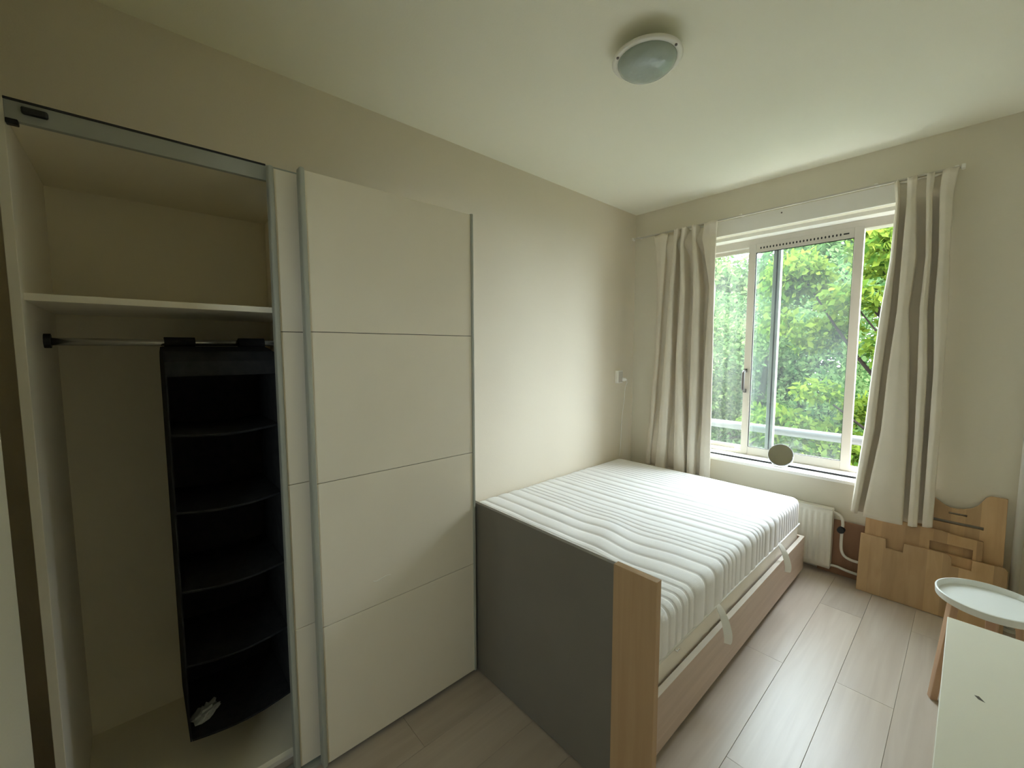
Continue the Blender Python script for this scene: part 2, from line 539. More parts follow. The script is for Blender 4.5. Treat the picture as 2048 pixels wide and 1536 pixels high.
# inner sliding sash
SX0, SX1 = -1.204, -0.520
sa = build('sliding_sash', MB().box(SX0, SX0 + 0.049, 3.540, 3.578, 0.662, 2.279).box(SX1 - 0.050, SX1, 3.540, 3.578, 0.662, 2.279)
           .box(SX0 + 0.049, SX1 - 0.05, 3.5425, 3.578, 2.213, 2.279).box(SX0 + 0.049, SX1 - 0.05, 3.5425, 3.578, 0.662, 0.719), 'frame', win, 0.002)
build('pane', bx(SX0 + 0.045, SX1 - 0.046, 3.560, 3.564, 0.715, 2.217), 'glass', sa)
gz = MB()
gz.box(SX0 + 0.049, SX1 - 0.05, 3.546, 3.556, 2.2085, 2.213).box(SX0 + 0.049, SX1 - 0.05, 3.546, 3.556, 0.719, 0.722)
gz.box(SX0 + 0.049, SX0 + 0.053, 3.546, 3.556, 0.719, 2.213).box(SX1 - 0.053, SX1 - 0.05, 3.546, 3.556, 0.719, 2.213)
build('gasket', gz, 'gasket', sa)
hole0 = None
for k in range(24):
    hx = -1.122 + k * 0.0208
    if hole0 is None:
        hole0 = build('vent_hole', MB().add([(hx + 0.0048 * math.cos(q), yy, 2.244 + 0.0085 * math.sin(q)) for yy in (3.5415, 3.5445) for q in [2 * PI * i / 10 for i in range(10)]], [tuple(range(10)), tuple(range(19, 9, -1))] + [(i, (i + 1) % 10, 10 + (i + 1) % 10, 10 + i) for i in range(10)]), 'gasket', sa)
    else:
        h = hole0.copy()
        COL.objects.link(h)
        h.parent = sa
        h.location = (k * 0.0208, 0, 0)
build('vent_slider', bx(-0.628, -0.598, 3.5405, 3.5445, 2.240, 2.249), 'gasket', sa, 0.001)
hd = MB()
hd.tube(smooth_path([(-1.191, 3.540, 1.315), (-1.191, 3.505, 1.305), (-1.191, 3.497, 1.28), (-1.191, 3.497, 1.20), (-1.191, 3.505, 1.172), (-1.191, 3.540, 1.162)]), 0.0115, 8)
hd.box(-1.203, -1.179, 3.535, 3.541, 1.305, 1.332).box(-1.203, -1.179, 3.535, 3.541, 1.145, 1.172)
build('handle', hd, 'handle', sa, smooth=True)
build('catch', bx(-1.245, -1.218, 3.53, 3.552, 0.682, 0.708), 'white_paint', win, 0.003)

# ------------------------------------------------------------------ outside
struct(build('balcony_floor', bx(-3.2, 1.4, YO + 0.002, 4.15, -0.30, -0.12), 'concrete'), 'concrete balcony slab', 'balcony')
struct(build('ground', bx(-30, 25, -40, 45, -3.2, -3.0), 'grass'), 'garden lawn below', 'ground')
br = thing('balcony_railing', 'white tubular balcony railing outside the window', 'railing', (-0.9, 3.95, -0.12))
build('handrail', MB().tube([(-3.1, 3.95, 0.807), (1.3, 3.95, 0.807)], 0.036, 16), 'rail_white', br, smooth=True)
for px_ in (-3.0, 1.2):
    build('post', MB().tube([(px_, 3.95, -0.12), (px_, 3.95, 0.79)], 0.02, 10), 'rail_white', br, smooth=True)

def leaves(n, centers, radii, size, seed, droop=0.3):
    r = np.random.default_rng(seed)
    centers, radii = np.array(centers), np.array(radii)
    vol = radii.prod(1) ** 0.8
    idx = r.choice(len(centers), n, p=vol / vol.sum())
    d = r.normal(size=(n, 3))
    d /= np.linalg.norm(d, axis=1)[:, None]
    rad = r.uniform(0.15, 1, n) ** 0.5
    P = centers[idx] + d * rad[:, None] * radii[idx]
    ax = r.normal(size=(n, 3)) + np.array([0, 0, -droop])
    ax /= np.linalg.norm(ax, axis=1)[:, None]
    nn = r.normal(size=(n, 3)) + np.array([0, -0.4, 0.8])
    nn -= ax * (nn * ax).sum(1)[:, None]
    nn /= np.linalg.norm(nn, axis=1)[:, None]
    sd = np.cross(ax, nn)
    L = size * r.uniform(0.6, 1.4, n)[:, None]
    v = np.stack([P, P + ax * L * 0.5 + sd * L * 0.27 + nn * L * 0.08, P + ax * L, P + ax * L * 0.5 - sd * L * 0.27 + nn * L * 0.08], 1).reshape(-1, 3)
    return v

def leaf_mesh(name, v, m, parent):
    n = len(v) // 4
    off = np.array(wloc(parent))
    v = v - off
    me = bpy.data.meshes.new(name)
    me.vertices.add(4 * n)
    me.vertices.foreach_set('co', v.astype(np.float32).ravel())
    me.loops.add(4 * n)
    me.loops.foreach_set('vertex_index', np.arange(4 * n, dtype=np.int32))
    me.polygons.add(n)
    me.polygons.foreach_set('loop_start', np.arange(0, 4 * n, 4, dtype=np.int32))
    me.polygons.foreach_set('loop_total', np.full(n, 4, dtype=np.int32))
    me.update()
    me.validate()
    me.materials.append(MT[m])
    o = bpy.data.objects.new(name, me)
    COL.objects.link(o)
    o.parent = parent
    o['kind'] = 'stuff'
    return o

def tree(label, base, height, crown, nclump, nleaf, size, m, seed, branches=9, clump=(0.5, 0.9), zlim=(-2.6, 4.3)):
    r = np.random.default_rng(seed)
    bx_, by_ = base
    t = thing('leafy_tree', label, 'tree', (bx_, by_, -3.0), 'trees beyond the balcony')
    cx, cy_, cz, rx, ry, rz = crown
    mb = MB()
    pts = [(bx_, by_, -3.0), (bx_ + 0.05, by_, -1.5), (bx_ - 0.05, by_ + 0.05, 0.2), (cx, cy_, cz + rz * 0.4)]
    mb.tube(smooth_path(pts, 4), [0.14 - 0.10 * i / 12 for i in range(13)], 8)
    C, R = [], []
    for i in range(nclump):
        d = r.normal(size=3)
        d /= np.linalg.norm(d)
        q = d * (r.uniform(0.05, 1) ** 0.45)
        q = np.sign(q) * np.abs(q) ** 0.7
        c = np.array([cx + q[0] * rx, cy_ + q[1] * ry, min(max(cz + q[2] * rz, zlim[0]), zlim[1])])
        s = r.uniform(*clump)
        C.append(c)
        R.append((s, s, s * 0.6))
    for i in range(branches):
        c = C[i % len(C)]
        z0 = r.uniform(min(-1.0, cz - 0.6), cz)
        p0 = np.array([bx_ + r.normal() * 0.03, by_, z0])
        mid = (p0 + c) / 2 + r.normal(size=3) * 0.12
        mb.tube(smooth_path([p0, mid, c], 4), [0.04 - 0.034 * j / 8 for j in range(9)], 6)
    build('trunk', mb, 'bark', t, smooth=True)
    leaf_mesh('foliage', leaves(nleaf, C, R, size, seed + 1), m, t)
    return t

tree('dense mid green tree seen through the left fixed pane', (-4.9, 8.0), 7, (-4.8, 8.0, 0.3, 2.1, 1.2, 3.0), 70, 38000, 0.08, 'leaf_a', 3, zlim=(-2.6, 3.3))
tree('darker green tree seen through the middle of the sliding sash', (-2.6, 8.6), 7, (-2.5, 8.6, 0.3, 1.9, 1.2, 3.0), 64, 36000, 0.08, 'leaf_b', 5, zlim=(-2.6, 3.3))
tree('bright yellow green tree seen in the open gap by the right curtain', (0.45, 6.5), 6, (-0.80, 6.2, 1.15, 1.0, 0.8, 2.1), 60, 24000, 0.085, 'leaf_c', 8, branches=16, clump=(0.22, 0.42), zlim=(-0.5, 2.9))
tree('low leafy tree below the balcony handrail', (-2.2, 6.9), 4, (-2.2, 6.9, -1.3, 2.2, 0.8, 1.1), 34, 18000, 0.085, 'leaf_b', 13, zlim=(-2.6, 0.0))
tree('tall tree closing the view at the back left', (-7.6, 11.4), 8, (-6.8, 11.6, 0.8, 3.8, 1.0, 3.6), 130, 90000, 0.15, 'leaf_a', 21, clump=(0.7, 1.1), zlim=(-2.6, 4.1))
tree('tall tree closing the view at the back right', (-1.6, 11.8), 8, (-0.9, 11.9, 0.8, 3.8, 1.0, 3.6), 130, 90000, 0.15, 'leaf_b', 25, clump=(0.7, 1.1), zlim=(-2.6, 4.1))

# ------------------------------------------------------------------ wardrobe
W = thing('wardrobe', 'white sliding-door wardrobe with its left bay standing open', 'wardrobe', (-1.79, 0.43, 0))
Y0, Y1, ZT = -0.211, 1.080, 2.040
build('side_panel', bx(-2.086, -1.524, Y0, Y0 + 0.019, 0, 2.058), 'white_lam', W, 0.0012)
build('side_panel', bx(-2.086, -1.54, Y1 - 0.019, Y1, 0, ZT), 'white_lam', W, 0.0012)
build('divider', bx(-2.08, -1.56, 0.445, 0.463, 0.07, 2.02), 'white_lam', W, 0.001)
build('top_panel', bx(-2.086, -1.54, Y0 + 0.019, Y1 - 0.019, 2.021, ZT), 'inside', W, 0.001)
build('bottom_panel', bx(-2.086, -1.545, Y0 + 0.019, Y1 - 0.019, 0.05, 0.07), 'inside', W, 0.001)
build('plinth', bx(-1.60, -1.582, Y0 + 0.019, Y1 - 0.019, 0, 0.05), 'white_lam', W, 0.001)
build('back_panel', bx(-2.089, -2.082, Y0 + 0.019, Y1 - 0.019, 0.07, 2.021), 'inside', W)
build('shelf', bx(-2.082, -1.55, Y0 + 0.019, 0.445, 1.602, 1.620), 'white_lam', W, 0.001)
rod = build('clothes_rod', MB().tube([(-1.80, Y0 + 0.022, 1.506), (-1.80, 0.443, 1.506)], 0.011, 14), 'chrome', W, smooth=True)
build('rod_socket', MB().tube([(-1.80, Y0 + 0.019, 1.508), (-1.80, Y0 + 0.033, 1.508)], 0.021, 14), 'dark_plastic', rod)
build('rod_socket', MB().tube([(-1.80, 0.431, 1.508), (-1.80, 0.445, 1.508)], 0.021, 14), 'dark_plastic', rod)
tk = build('top_track', MB().box(-1.540, -1.524, Y0 + 0.019, Y1, 2.012, 2.060), 'track', W, 0.001)
build('track_lip', bx(-1.5245, -1.521, Y0 + 0.019, 0.336, 2.056, 2.061), 'dark_plastic', tk)
build('track_stop', MB().box(-1.526, -1.512, -0.165, -0.122, 2.030, 2.046), 'dark_plastic', tk, 0.004)
build('track_stop', MB().box(-1.536, -1.518, Y0 + 0.020, Y0 + 0.040, 2.002, 2.014), 'dark_plastic', tk, 0.002)
build('bottom_track', MB().box(-1.54, -1.480, Y0 + 0.019, Y1, 0.0, 0.012), 'track', W, 0.001)

def sliding_door(xb, xf, y0, y1):
    z0, z1 = 0.018, 2.047
    d = build('sliding_door', bx(xb, xf - 0.006, y0 + 0.004, y1 - 0.004, z0, z1 - 0.004), 'dark_plastic', W)
    h = (z1 - z0) / 4
    for k in range(4):
        build('door_panel', bx(xf - 0.0065, xf, y0 + 0.016, y1 - 0.011, z0 + h * k + 0.001, z0 + h * (k + 1) - 0.001), 'door_lam', d, 0.0012)
    build('edge_strip', bx(xb - 0.004, xf + 0.012, y0, y0 + 0.0165, z0, z1 + 0.004), 'alu', d, 0.006, seg=3)
    build('edge_strip', bx(xb - 0.004, xf + 0.006, y1 - 0.012, y1, z0, z1 + 0.002), 'alu', d, 0.003, seg=2)
    return d
sliding_door(-1.520, -1.500, 0.335, 1.012)
fd = sliding_door(-1.469, -1.449, 0.410, 1.086)
build('scratch', MB().tube(smooth_path([(-1.4488, 0.612, 0.622), (-1.4488, 0.63, 0.618), (-1.4488, 0.66, 0.625), (-1.4488, 0.682, 0.622)], 4), 0.0016, 5), 'scratch', fd)

# hanging organizer inside the open bay
H = thing('hanging_organizer', 'black fabric hanging shelf unit inside the open wardrobe', 'organizer', (-1.77, 0.215, 0.215))
ox0, ox1, oy0, oy1 = -1.93, -1.62, 0.064, 0.364
prof = [(ox0, 0.22), (ox1, 0.22), (ox1, 1.445), (ox1 - 0.03, 1.475), (-1.77, 1.492), (-1.83, 1.492), (ox0 + 0.03, 1.475), (ox0, 1.445)]
for yy in (oy0, oy1 - 0.004):
    build('side_panel', MB().prism([prof], lambda u, v, w, yy=yy: (u, yy + w, v), 0.004), 'black_fab', H)
build('back_panel', bx(ox0 - 0.002, ox0 + 0.004, oy0 + 0.003, oy1 - 0.003, 0.205, 1.45), 'black_fab', H)
top = [(ox1, 1.40), (ox1, 1.445), (ox1 - 0.03, 1.475), (-1.77, 1.492), (-1.83, 1.492), (ox0 + 0.03, 1.475), (ox0, 1.445)]
vs = [(p[0], yy, p[1]) for yy in (oy0 + 0.004, oy1 - 0.004) for p in top]
fs = [(i, i + 1, i + 1 + len(top), i + len(top)) for i in range(len(top) - 1)]
build('top_panel', MB().add(vs, fs), 'black_fab', H, solid=0.003)
for zz in (1.222, 0.978, 0.722, 0.476, 0.224):
    n1, n2 = 14, 3
    vs, fs = [], []
    for j in range(n2 + 1):
        for i in range(n1 + 1):
            t = i / n1
            sag = -0.012 * math.sin(PI * t)
            vs.append((ox0 + 0.003 + (ox1 - ox0 - 0.001) * j / n2 + 0.010 * math.sin(PI * t) * (j == n2), oy0 + 0.005 + (oy1 - oy0 - 0.010) * t, zz + sag))
    for j in range(n2):
        for i in range(n1):
            a = j * (n1 + 1) + i
            fs.append((a, a + 1, a + n1 + 2, a + n1 + 1))
    build('shelf', MB().add(vs, fs), 'black_fab', H, solid=0.007)
for yy in (0.074, 0.282):
    lp = MB()
    pts = [(-1.80 + 0.0165 * math.cos(a), 1.506 + 0.0165 * math.sin(a)) for a in [PI * (-0.3 + 1.6 * k / 12) for k in range(13)]]
    pts = [(-1.785, 1.490)] + pts + [(-1.815, 1.490)]
    vs = [(p[0], y_, p[1]) for y_ in (yy, yy + 0.082) for p in pts]
    k_ = len(pts)
    fs = [(i, i + 1, i + 1 + k_, i + k_) for i in range(k_ - 1)]
    build('hanging_loop', MB().add(vs, fs), 'black_fab', H, solid=0.003)
bm = bmesh.new()
bmesh.ops.create_icosphere(bm, subdivisions=3, radius=1.0)
r_ = random.Random(4)
for v_ in bm.verts:
    k_ = 1 + r_.uniform(-0.35, 0.25)
    v_.co = Vector((v_.co.x * 0.028 * k_, v_.co.y * 0.045 * k_, v_.co.z * 0.016 * k_ + 0.016))
me = bpy.data.meshes.new('crumpled_wrapper')
bm.to_mesh(me)
bm.free()
me.materials.append(MT['plastic_film'])
wr = bpy.data.objects.new('crumpled_wrapper', me)
COL.objects.link(wr)
wr.location = (-1.70, 0.115, 0.226)
wr.rotation_euler = (0.1, 0, 0.7)
tag(wr, 'small crumpled pale plastic wrapper in the bottom organizer compartment', 'wrapper')

# ------------------------------------------------------------------ bed
BD = thing('bed_frame', 'bed frame with grey headboard, brown corner post and oak side rails', 'bed', (-1.37, 2.14, 0))
build('headboard_panel', bx(-2.086, -0.7265, 1.0975, 1.115, 0.008, 0.797), 'grey_panel', BD, 0.001)
build('headboard_post', bx(-0.7265, -0.578, 1.090, 1.116, 0.008, 0.804), 'oak_post', BD, 0.0012)
RO = -0.672
for x0, x1 in ((RO - 0.022, RO), (-2.088, -2.066)):
    rr_ = build('side_rail', bx(x0, x1, 1.116, 3.19, 0.042, 0.260), 'oak_rail', BD, 0.001)
    build('lit_top_strip', bx(x0, x1, 1.116, 3.19, 0.2602, 0.262), 'rail_lit_top', rr_)  # thin strip painting the rail top as lit
fr_ = build('foot_rail', bx(-2.066, RO - 0.022, 3.17, 3.19, 0.042, 0.260), 'oak_rail', BD, 0.001)
build('lit_top_strip', bx(-2.066, RO - 0.022, 3.17, 3.19, 0.2602, 0.262), 'rail_lit_top', fr_)
s0 = None
for k in range(15):
    if s0 is None:
        s0 = build('slat', bx(-2.064, RO - 0.024, 1.16, 1.23, 0.205, 0.220), 'slat', BD, 0.003)
    else:
        s = s0.copy()
        COL.objects.link(s)
        s.parent = BD
        s.location = (0, k * 0.136, 0)
for lx, ly in ((RO - 0.08, 1.22), (RO - 0.08, 3.10), (-2.03, 1.22), (-2.03, 3.10)):
    build('leg', bx(lx - 0.03, lx + 0.03, ly - 0.03, ly + 0.03, 0.0, 0.205), 'oak_rail', BD, 0.003)

# mattress with quilted channels
MA = thing('mattress', 'white channel-quilted mattress on the bed', 'mattress', (-1.39, 2.15, 0.222))
mx0, mx1, my0, my1, mzp, mzt = -2.084, -0.700, 1.122, 3.166, 0.345, 0.522
groove = [1.122, 1.18, 1.24, 1.30, 1.361, 1.42, 1.474, 1.524, 1.576, 1.623, 1.73, 1.827, 1.923, 1.973, 2.016, 2.060, 2.124, 2.192, 2.277, 2.350,
          2.393, 2.436, 2.48, 2.565, 2.65, 2.735, 2.78, 2.825, 2.87, 2.915, 2.96, 3.005, 3.05, 3.095, 3.14, 3.166]
R_ = 0.045
pf = []
for k in range(7):
    pf.append((mx0, mzp + (mzt - R_ - mzp) * k / 6, -1, 0))
for k in range(1, 9):
    a = PI - PI / 2 * k / 8
    pf.append((mx0 + R_ + R_ * math.cos(a), mzt - R_ + R_ * math.sin(a), math.cos(a), math.sin(a)))
nt_ = 56
for k in range(1, nt_):
    pf.append((mx0 + R_ + (mx1 - mx0 - 2 * R_) * k / nt_, mzt, 0, 1))
for k in range(0, 9):
    a = PI / 2 - PI / 2 * k / 8
    pf.append((mx1 - R_ + R_ * math.cos(a), mzt - R_ + R_ * math.sin(a), math.cos(a), math.sin(a)))
for k in range(1, 7):
    pf.append((mx1, mzt - R_ + (mzp - mzt + R_) * k / 6, 1, 0))
ys = []
for a, c in zip(groove[:-1], groove[1:]):
    n = max(7, int((c - a) / 0.0065))
    ys += [a + (c - a) * k / n for k in range(n)]
ys.append(groove[-1])
ga = np.array(groove)
vs, fs = [], []
for y in ys:
    te = min(y - my0, my1 - y)
    er = 0.035
    ins = er - math.sqrt(max(0, er * er - max(0, er - te) ** 2)) if te < er else 0
    for (x, z, nx, nz) in pf:
        i = min(max(int(np.searchsorted(ga, y, 'right')) - 1, 0), len(ga) - 2)
        t = (y - ga[i]) / (ga[i + 1] - ga[i])
        w_ = ga[i + 1] - ga[i]
        d = -0.0065 * abs(2 * t - 1) ** 5 + (0.003 if w_ > 0.07 else 0.0) * (1 - (2 * t - 1) ** 2)
        wob = 0.006 * math.sin(2.3 * x + 1.3 * y) + 0.004 * math.sin(6.1 * x + 3 * y)
        rump = math.exp(-((x + 1.25) / 0.35) ** 2 - ((y - 1.72) / 0.32) ** 2)
        wob += 0.016 * rump * math.sin(11 * x + 2 * y)
        dz = 0.004 * math.sin(3.3 * x + 0.7) * math.sin(2.1 * y) + rump * (0.006 * math.sin(17 * x + 9 * y) - 0.004)
        if te < 0.03:
            wob *= te / 0.03
        vs.append((x + nx * (d - ins), y + wob, z + nz * (d + dz - ins)))
n = len(pf)
for j in range(len(ys) - 1):
    for i in range(n - 1):
        a = j * n + i
        fs.append((a, a + 1, a + n + 1, a + n))
fs.append(tuple(range(n)))
fs.append(tuple(reversed(range((len(ys) - 1) * n, len(ys) * n))))
build('quilted_cover', MB().add(vs, fs), 'quilt', MA, smooth=True)
build('lower_core', bx(mx0 + 0.002, mx1 - 0.004, my0 + 0.002, my1 - 0.002, 0.222, mzp + 0.006), 'mat_side', MA, 0.02, seg=4, smooth=True)
pp = [(mx0, my0, mzp), (mx1, my0, mzp), (mx1, my1, mzp), (mx0, my1, mzp), (mx0, my0, mzp)]
pip = MB()
for a, c in zip(pp[:-1], pp[1:]):
    pip.tube([a, c], 0.0042, 8)
build('piping', pip, 'piping', MA, smooth=True)
for yy in (1.862, 2.735):
    pth = [(-0.703, 0.352), (-0.690, 0.340), (-0.672, 0.310), (-0.660, 0.275), (-0.652, 0.240), (-0.652, 0.212), (-0.656, 0.202)]
    sp = smooth_path([(p[0], yy, p[1]) for p in pth], 5)
    vs, fs = [], []
    for i, p in enumerate(sp):
        f_ = i / len(sp)
        ang = 0.25 + 1.0 * f_
        hw = 0.012 + 0.006 * math.sin(PI * f_)
        wx, wy = math.sin(ang) * hw, math.cos(ang) * hw
        vs += [(p.x + 0.010 * f_ - wx, p.y - wy - 0.016 * f_, p.z), (p.x + 0.010 * f_ + wx, p.y + wy - 0.016 * f_, p.z)]
    for i in range(len(sp) - 1):
        fs.append((2 * i, 2 * i + 1, 2 * i + 3, 2 * i + 2))
    build('handle_strap', MB().add(vs, fs), 'piping', MA, solid=0.0025)
build('zip_pull', MB().tube([(-0.696, 1.462, 0.343), (-0.690, 1.47, 0.336), (-0.690, 1.485, 0.338)], 0.003, 6), 'chrome', MA)

# ------------------------------------------------------------------ ceiling lamp
lx, ly = -0.932, 1.560
LP = thing('ceiling_lamp', 'round white ceiling lamp with pressed glass dome', 'lamp', (lx, ly, 2.575))
build('base_plate', MB().lathe([(0.060, 2.673), (0.062, 2.670), (0.062, 2.626), (0.06, 2.622)], lx, ly), 'lamp_white', LP, smooth=True)
build('ring', MB().lathe([(0.098, 2.628), (0.124, 2.628), (0.132, 2.624), (0.134, 2.618), (0.130, 2.612), (0.112, 2.612), (0.104, 2.618)], lx, ly, 64, close=True), 'lamp_white', LP, smooth=True)
build('glass_dome', MB().lathe([(0.112, 2.620), (0.111, 2.606), (0.104, 2.592), (0.090, 2.580), (0.070, 2.571), (0.045, 2.565), (0.02, 2.5625), (0.003, 2.562)], lx, ly, 56), 'lamp_glass', LP, smooth=True)
for k in range(3):
    a = math.radians(118 + 120 * k)
    build('screw', MB().tube([(lx + 0.122 * math.cos(a), ly + 0.122 * math.sin(a), 2.613), (lx + 0.122 * math.cos(a), ly + 0.122 * math.sin(a), 2.608)], 0.005, 10), 'handle', LP)

# ------------------------------------------------------------------ curtains
def fold_line(P, n, soft=1.3):
    """polyline through the fold points, corners rounded by a short blur"""
    P = np.array(P, float)
    t = np.linspace(0, len(P) - 1, n)
    k = np.arange(-8, 9)
    g = np.exp(-0.5 * (k / soft) ** 2)
    g /= g.sum()
    out = []
    for c in range(2):
        q = np.interp(t, np.arange(len(P)), P[:, c])
        q = np.concatenate([np.full(8, q[0]), q, np.full(8, q[-1])])
        out.append(np.convolve(q, g, 'valid'))
    return np.stack(out, 1)

def curtain(levels, ridge_y, valley_y, ymod, label, zbot, ztop, rows=84, hem=None, tail=None):
    """levels: (z, [(ridge start, ridge end), ...]); the cloth runs ridge - valley - ridge with tucked valley walls"""
    zs = np.array([l[0] for l in levels])
    X = np.array([[v for r_ in l[1] for v in r_] for l in levels])
    nr = X.shape[1] // 2
    vs, fs = [], []
    for j in range(rows + 1):
        z = zbot + (ztop - zbot) * j / rows
        x = [np.interp(z, zs, X[:, k]) for k in range(2 * nr)]
        P = []
        for k in range(nr):
            ry = ymod(z, ridge_y[k])
            a, c = x[2 * k] * ry / 3.31, x[2 * k + 1] * ry / 3.31
            vy = ymod(z, valley_y)
            if k == 0:
                my = 0.5 * (ry + vy)
                P.append(((a - 0.002) * my / ry, my))
            P += [(a, ry + 0.006), (0.5 * (a + c), ry - 0.004), (c, ry + 0.006)]
            if k < nr - 1:
                a2 = x[2 * k + 2] * ymod(z, ridge_y[k + 1]) / 3.31
                P += [(c - 0.013, vy), (a2 + 0.013, vy)]
            else:
                my = 0.5 * (ry + vy)
                P.append((c * my / ry, my))
        n = len(P) * 9
        Q = fold_line(P, n)
        for i in range(n):
            zz = z
            if hem:
                zz = z + hem(i / (n - 1)) * (1 - j / rows) ** 3
            if j >= rows - 1:
                zz += 0.004 * math.sin(i * 0.37)
            vs.append((Q[i, 0], Q[i, 1], zz))
    for j in range(rows):
        for i in range(n - 1):
            a = j * n + i
            fs.append((a, a + 1, a + n + 1, a + n))
    t = thing('curtain', label, 'curtain', (float(X.mean()), 3.31, zbot), 'curtains at the window')
    build('fabric', MB().add(vs, fs), 'curtain', t, smooth=True, solid=0.0018)
    return t

def pinch(z, y):
    k = 0.7 * math.exp(-((z - 2.34) / 0.07) ** 2)      # pinched below the heading tape
    return y * (1 - k) + 3.296 * k
def yl(z, y):
    y = pinch(z, y)
    if y > 3.318:
        k = min(1, max(0, (abs(z - 0.64) - 0.06) / 0.25))
        y = 3.318 + (y - 3.318) * k
    return y
def yr(z, y):
    y = pinch(z, y)
    if z < 0.95:
        k = min(1, (0.95 - z) / 0.3)
        y = y - 0.026 * k - (0.012 * k if y > 3.33 else 0)
    return y
cl = curtain([
    (0.48, [(-1.895, -1.855), (-1.812, -1.722), (-1.645, -1.548), (-1.532, -1.472), (-1.428, -1.341)]),
    (1.45, [(-1.830, -1.800), (-1.752, -1.690), (-1.652, -1.600), (-1.530, -1.465), (-1.418, -1.352)]),
    (1.95, [(-1.825, -1.780), (-1.725, -1.690), (-1.632, -1.590), (-1.528, -1.470), (-1.400, -1.360)]),
    (2.33, [(-1.850, -1.760), (-1.700, -1.672), (-1.645, -1.615), (-1.545, -1.515), (-1.470, -1.360)]),
    (2.44, [(-1.870, -1.750), (-1.700, -1.660), (-1.635, -1.600), (-1.555, -1.515), (-1.460, -1.355)])],
    [3.305, 3.245, 3.240, 3.243, 3.250], 3.362, yl, 'cream pleated curtain hanging behind the far end of the mattress', 0.47, 2.438)
cr = curtain([
    (0.48, [(-0.462, -0.432), (-0.410, -0.222), (-0.203, -0.160), (-0.143, -0.100)]),
    (1.00, [(-0.422, -0.378), (-0.352, -0.228), (-0.204, -0.166), (-0.146, -0.100)]),
    (1.36, [(-0.406, -0.365), (-0.340, -0.243), (-0.212, -0.170), (-0.148, -0.106)]),
    (1.71, [(-0.386, -0.345), (-0.318, -0.265), (-0.223, -0.190), (-0.165, -0.108)]),
    (2.00, [(-0.360, -0.338), (-0.315, -0.250), (-0.215, -0.190), (-0.165, -0.120)]),
    (2.33, [(-0.352, -0.338), (-0.310, -0.270), (-0.232, -0.205), (-0.180, -0.125)]),
    (2.44, [(-0.365, -0.345), (-0.315, -0.270), (-0.235, -0.200), (-0.175, -0.110)])],
    [3.275, 3.258, 3.262, 3.262], 3.355, yr, 'cream pleated curtain flaring over the right window edge', 0.475, 2.438,
    hem=lambda q: 0.02 * q * q - 0.012 * math.sin(PI * q))
RA = thing('curtain_rail', 'thin curtain rail running above the window', 'curtain rail', (-1.08, 3.34, 2.446))
build('rail', bx(-2.084, -0.095, 3.322, 3.340, 2.447, 2.458), 'frame', RA, 0.002)
for bx0 in (-2.082, -0.100):
    build('end_stop', bx(bx0 - 0.004, bx0 + 0.012, 3.315, 3.347, 2.440, 2.464), 'white_paint', RA, 0.003)
for bx0 in (-2.03, -1.2, -0.45, -0.12):
    build('bracket', bx(bx0 - 0.008, bx0 + 0.008, 3.325, 3.3845, 2.456, 2.464), 'white_paint', RA, 0.001)

# ------------------------------------------------------------------ radiator and pipes
RD = thing('radiator', 'white ribbed panel radiator under the window beside the bed', 'radiator', (-0.95, 3.33, 0.035))
rx0, rx1, rz0, rz1 = -1.38, -0.552, 0.045, 0.440
vs, fs = [], []
nc = 25 * 8
for i in range(nc + 1):
    x = rx0 + (rx1 - rx0) * i / nc
    s = 0.5 - 0.5 * math.cos(2 * PI * i / 8)
    for (z, k) in ((rz0, 0), (rz0 + 0.03, 0), (rz0 + 0.045, 1), (rz1 - 0.045, 1), (rz1 - 0.03, 0), (rz1, 0)):
        vs.append((x, 3.302 - 0.007 * s * k, z))
for i in range(nc):
    for j in range(5):
        a = i * 6 + j
        fs.append((a, a + 6, a + 7, a + 1))
build('front_panel', MB().add(vs, fs), 'radiator', RD, smooth=True, solid=0.0025)
build('rear_panel', bx(rx0, rx1, 3.350, 3.356, rz0, rz1), 'radiator', RD, 0.002)
build('top_grille', bx(rx0 + 0.002, rx1 - 0.002, 3.300, 3.358, rz1 - 0.004, rz1 + 0.004), 'radiator', RD, 0.002)
build('side_cover', bx(rx1 - 0.004, rx1, 3.302, 3.356, rz0 + 0.004, rz1 - 0.004), 'radiator', RD, 0.001)
for x in (-1.2, -0.75):
    build('wall_bracket', bx(x - 0.015, x + 0.015, 3.356, 3.3845, 0.12, 0.38), 'radiator', RD, 0.001)
build('valve_pipe', MB().tube(smooth_path([(-0.585, 3.33, 0.420), (-0.545, 3.33, 0.421), (-0.512, 3.33, 0.400), (-0.502, 3.33, 0.36), (-0.504, 3.33, 0.30),
                                           (-0.503, 3.33, 0.20), (-0.488, 3.33, 0.155), (-0.455, 3.33, 0.137), (-0.405, 3.33, 0.134)]), 0.0085, 10), 'radiator', RD, smooth=True)
vk = MB().tube([(-0.506, 3.295, 0.322), (-0.506, 3.33, 0.322)], 0.020, 14)
build('valve_knob', vk, 'dark_plastic', RD, 0.003)
build('return_pipe', MB().tube(smooth_path([(-0.575, 3.33, 0.062), (-0.52, 3.33, 0.066), (-0.47, 3.33, 0.058), (-0.40, 3.33, 0.054)]), 0.0085, 10), 'pipe', RD, smooth=True)
hp = thing('heating_pipe', 'painted vertical heating pipe beside the leaning boards', 'pipe', (0.212, 3.345, 0))
build('tube', MB().tube([(0.212, 3.345, 0.0), (0.212, 3.345, ZC)], 0.017, 16), 'pipe', hp, smooth=True)
build('floor_collar', MB().lathe([(0.030, 0.0), (0.030, 0.006), (0.018, 0.012)], 0.212, 3.345, 20), 'pipe', hp)
build('pipe_clip', MB().box(0.196, 0.228, 3.345, 3.3845, 1.1, 1.115), 'pipe', hp, 0.002)

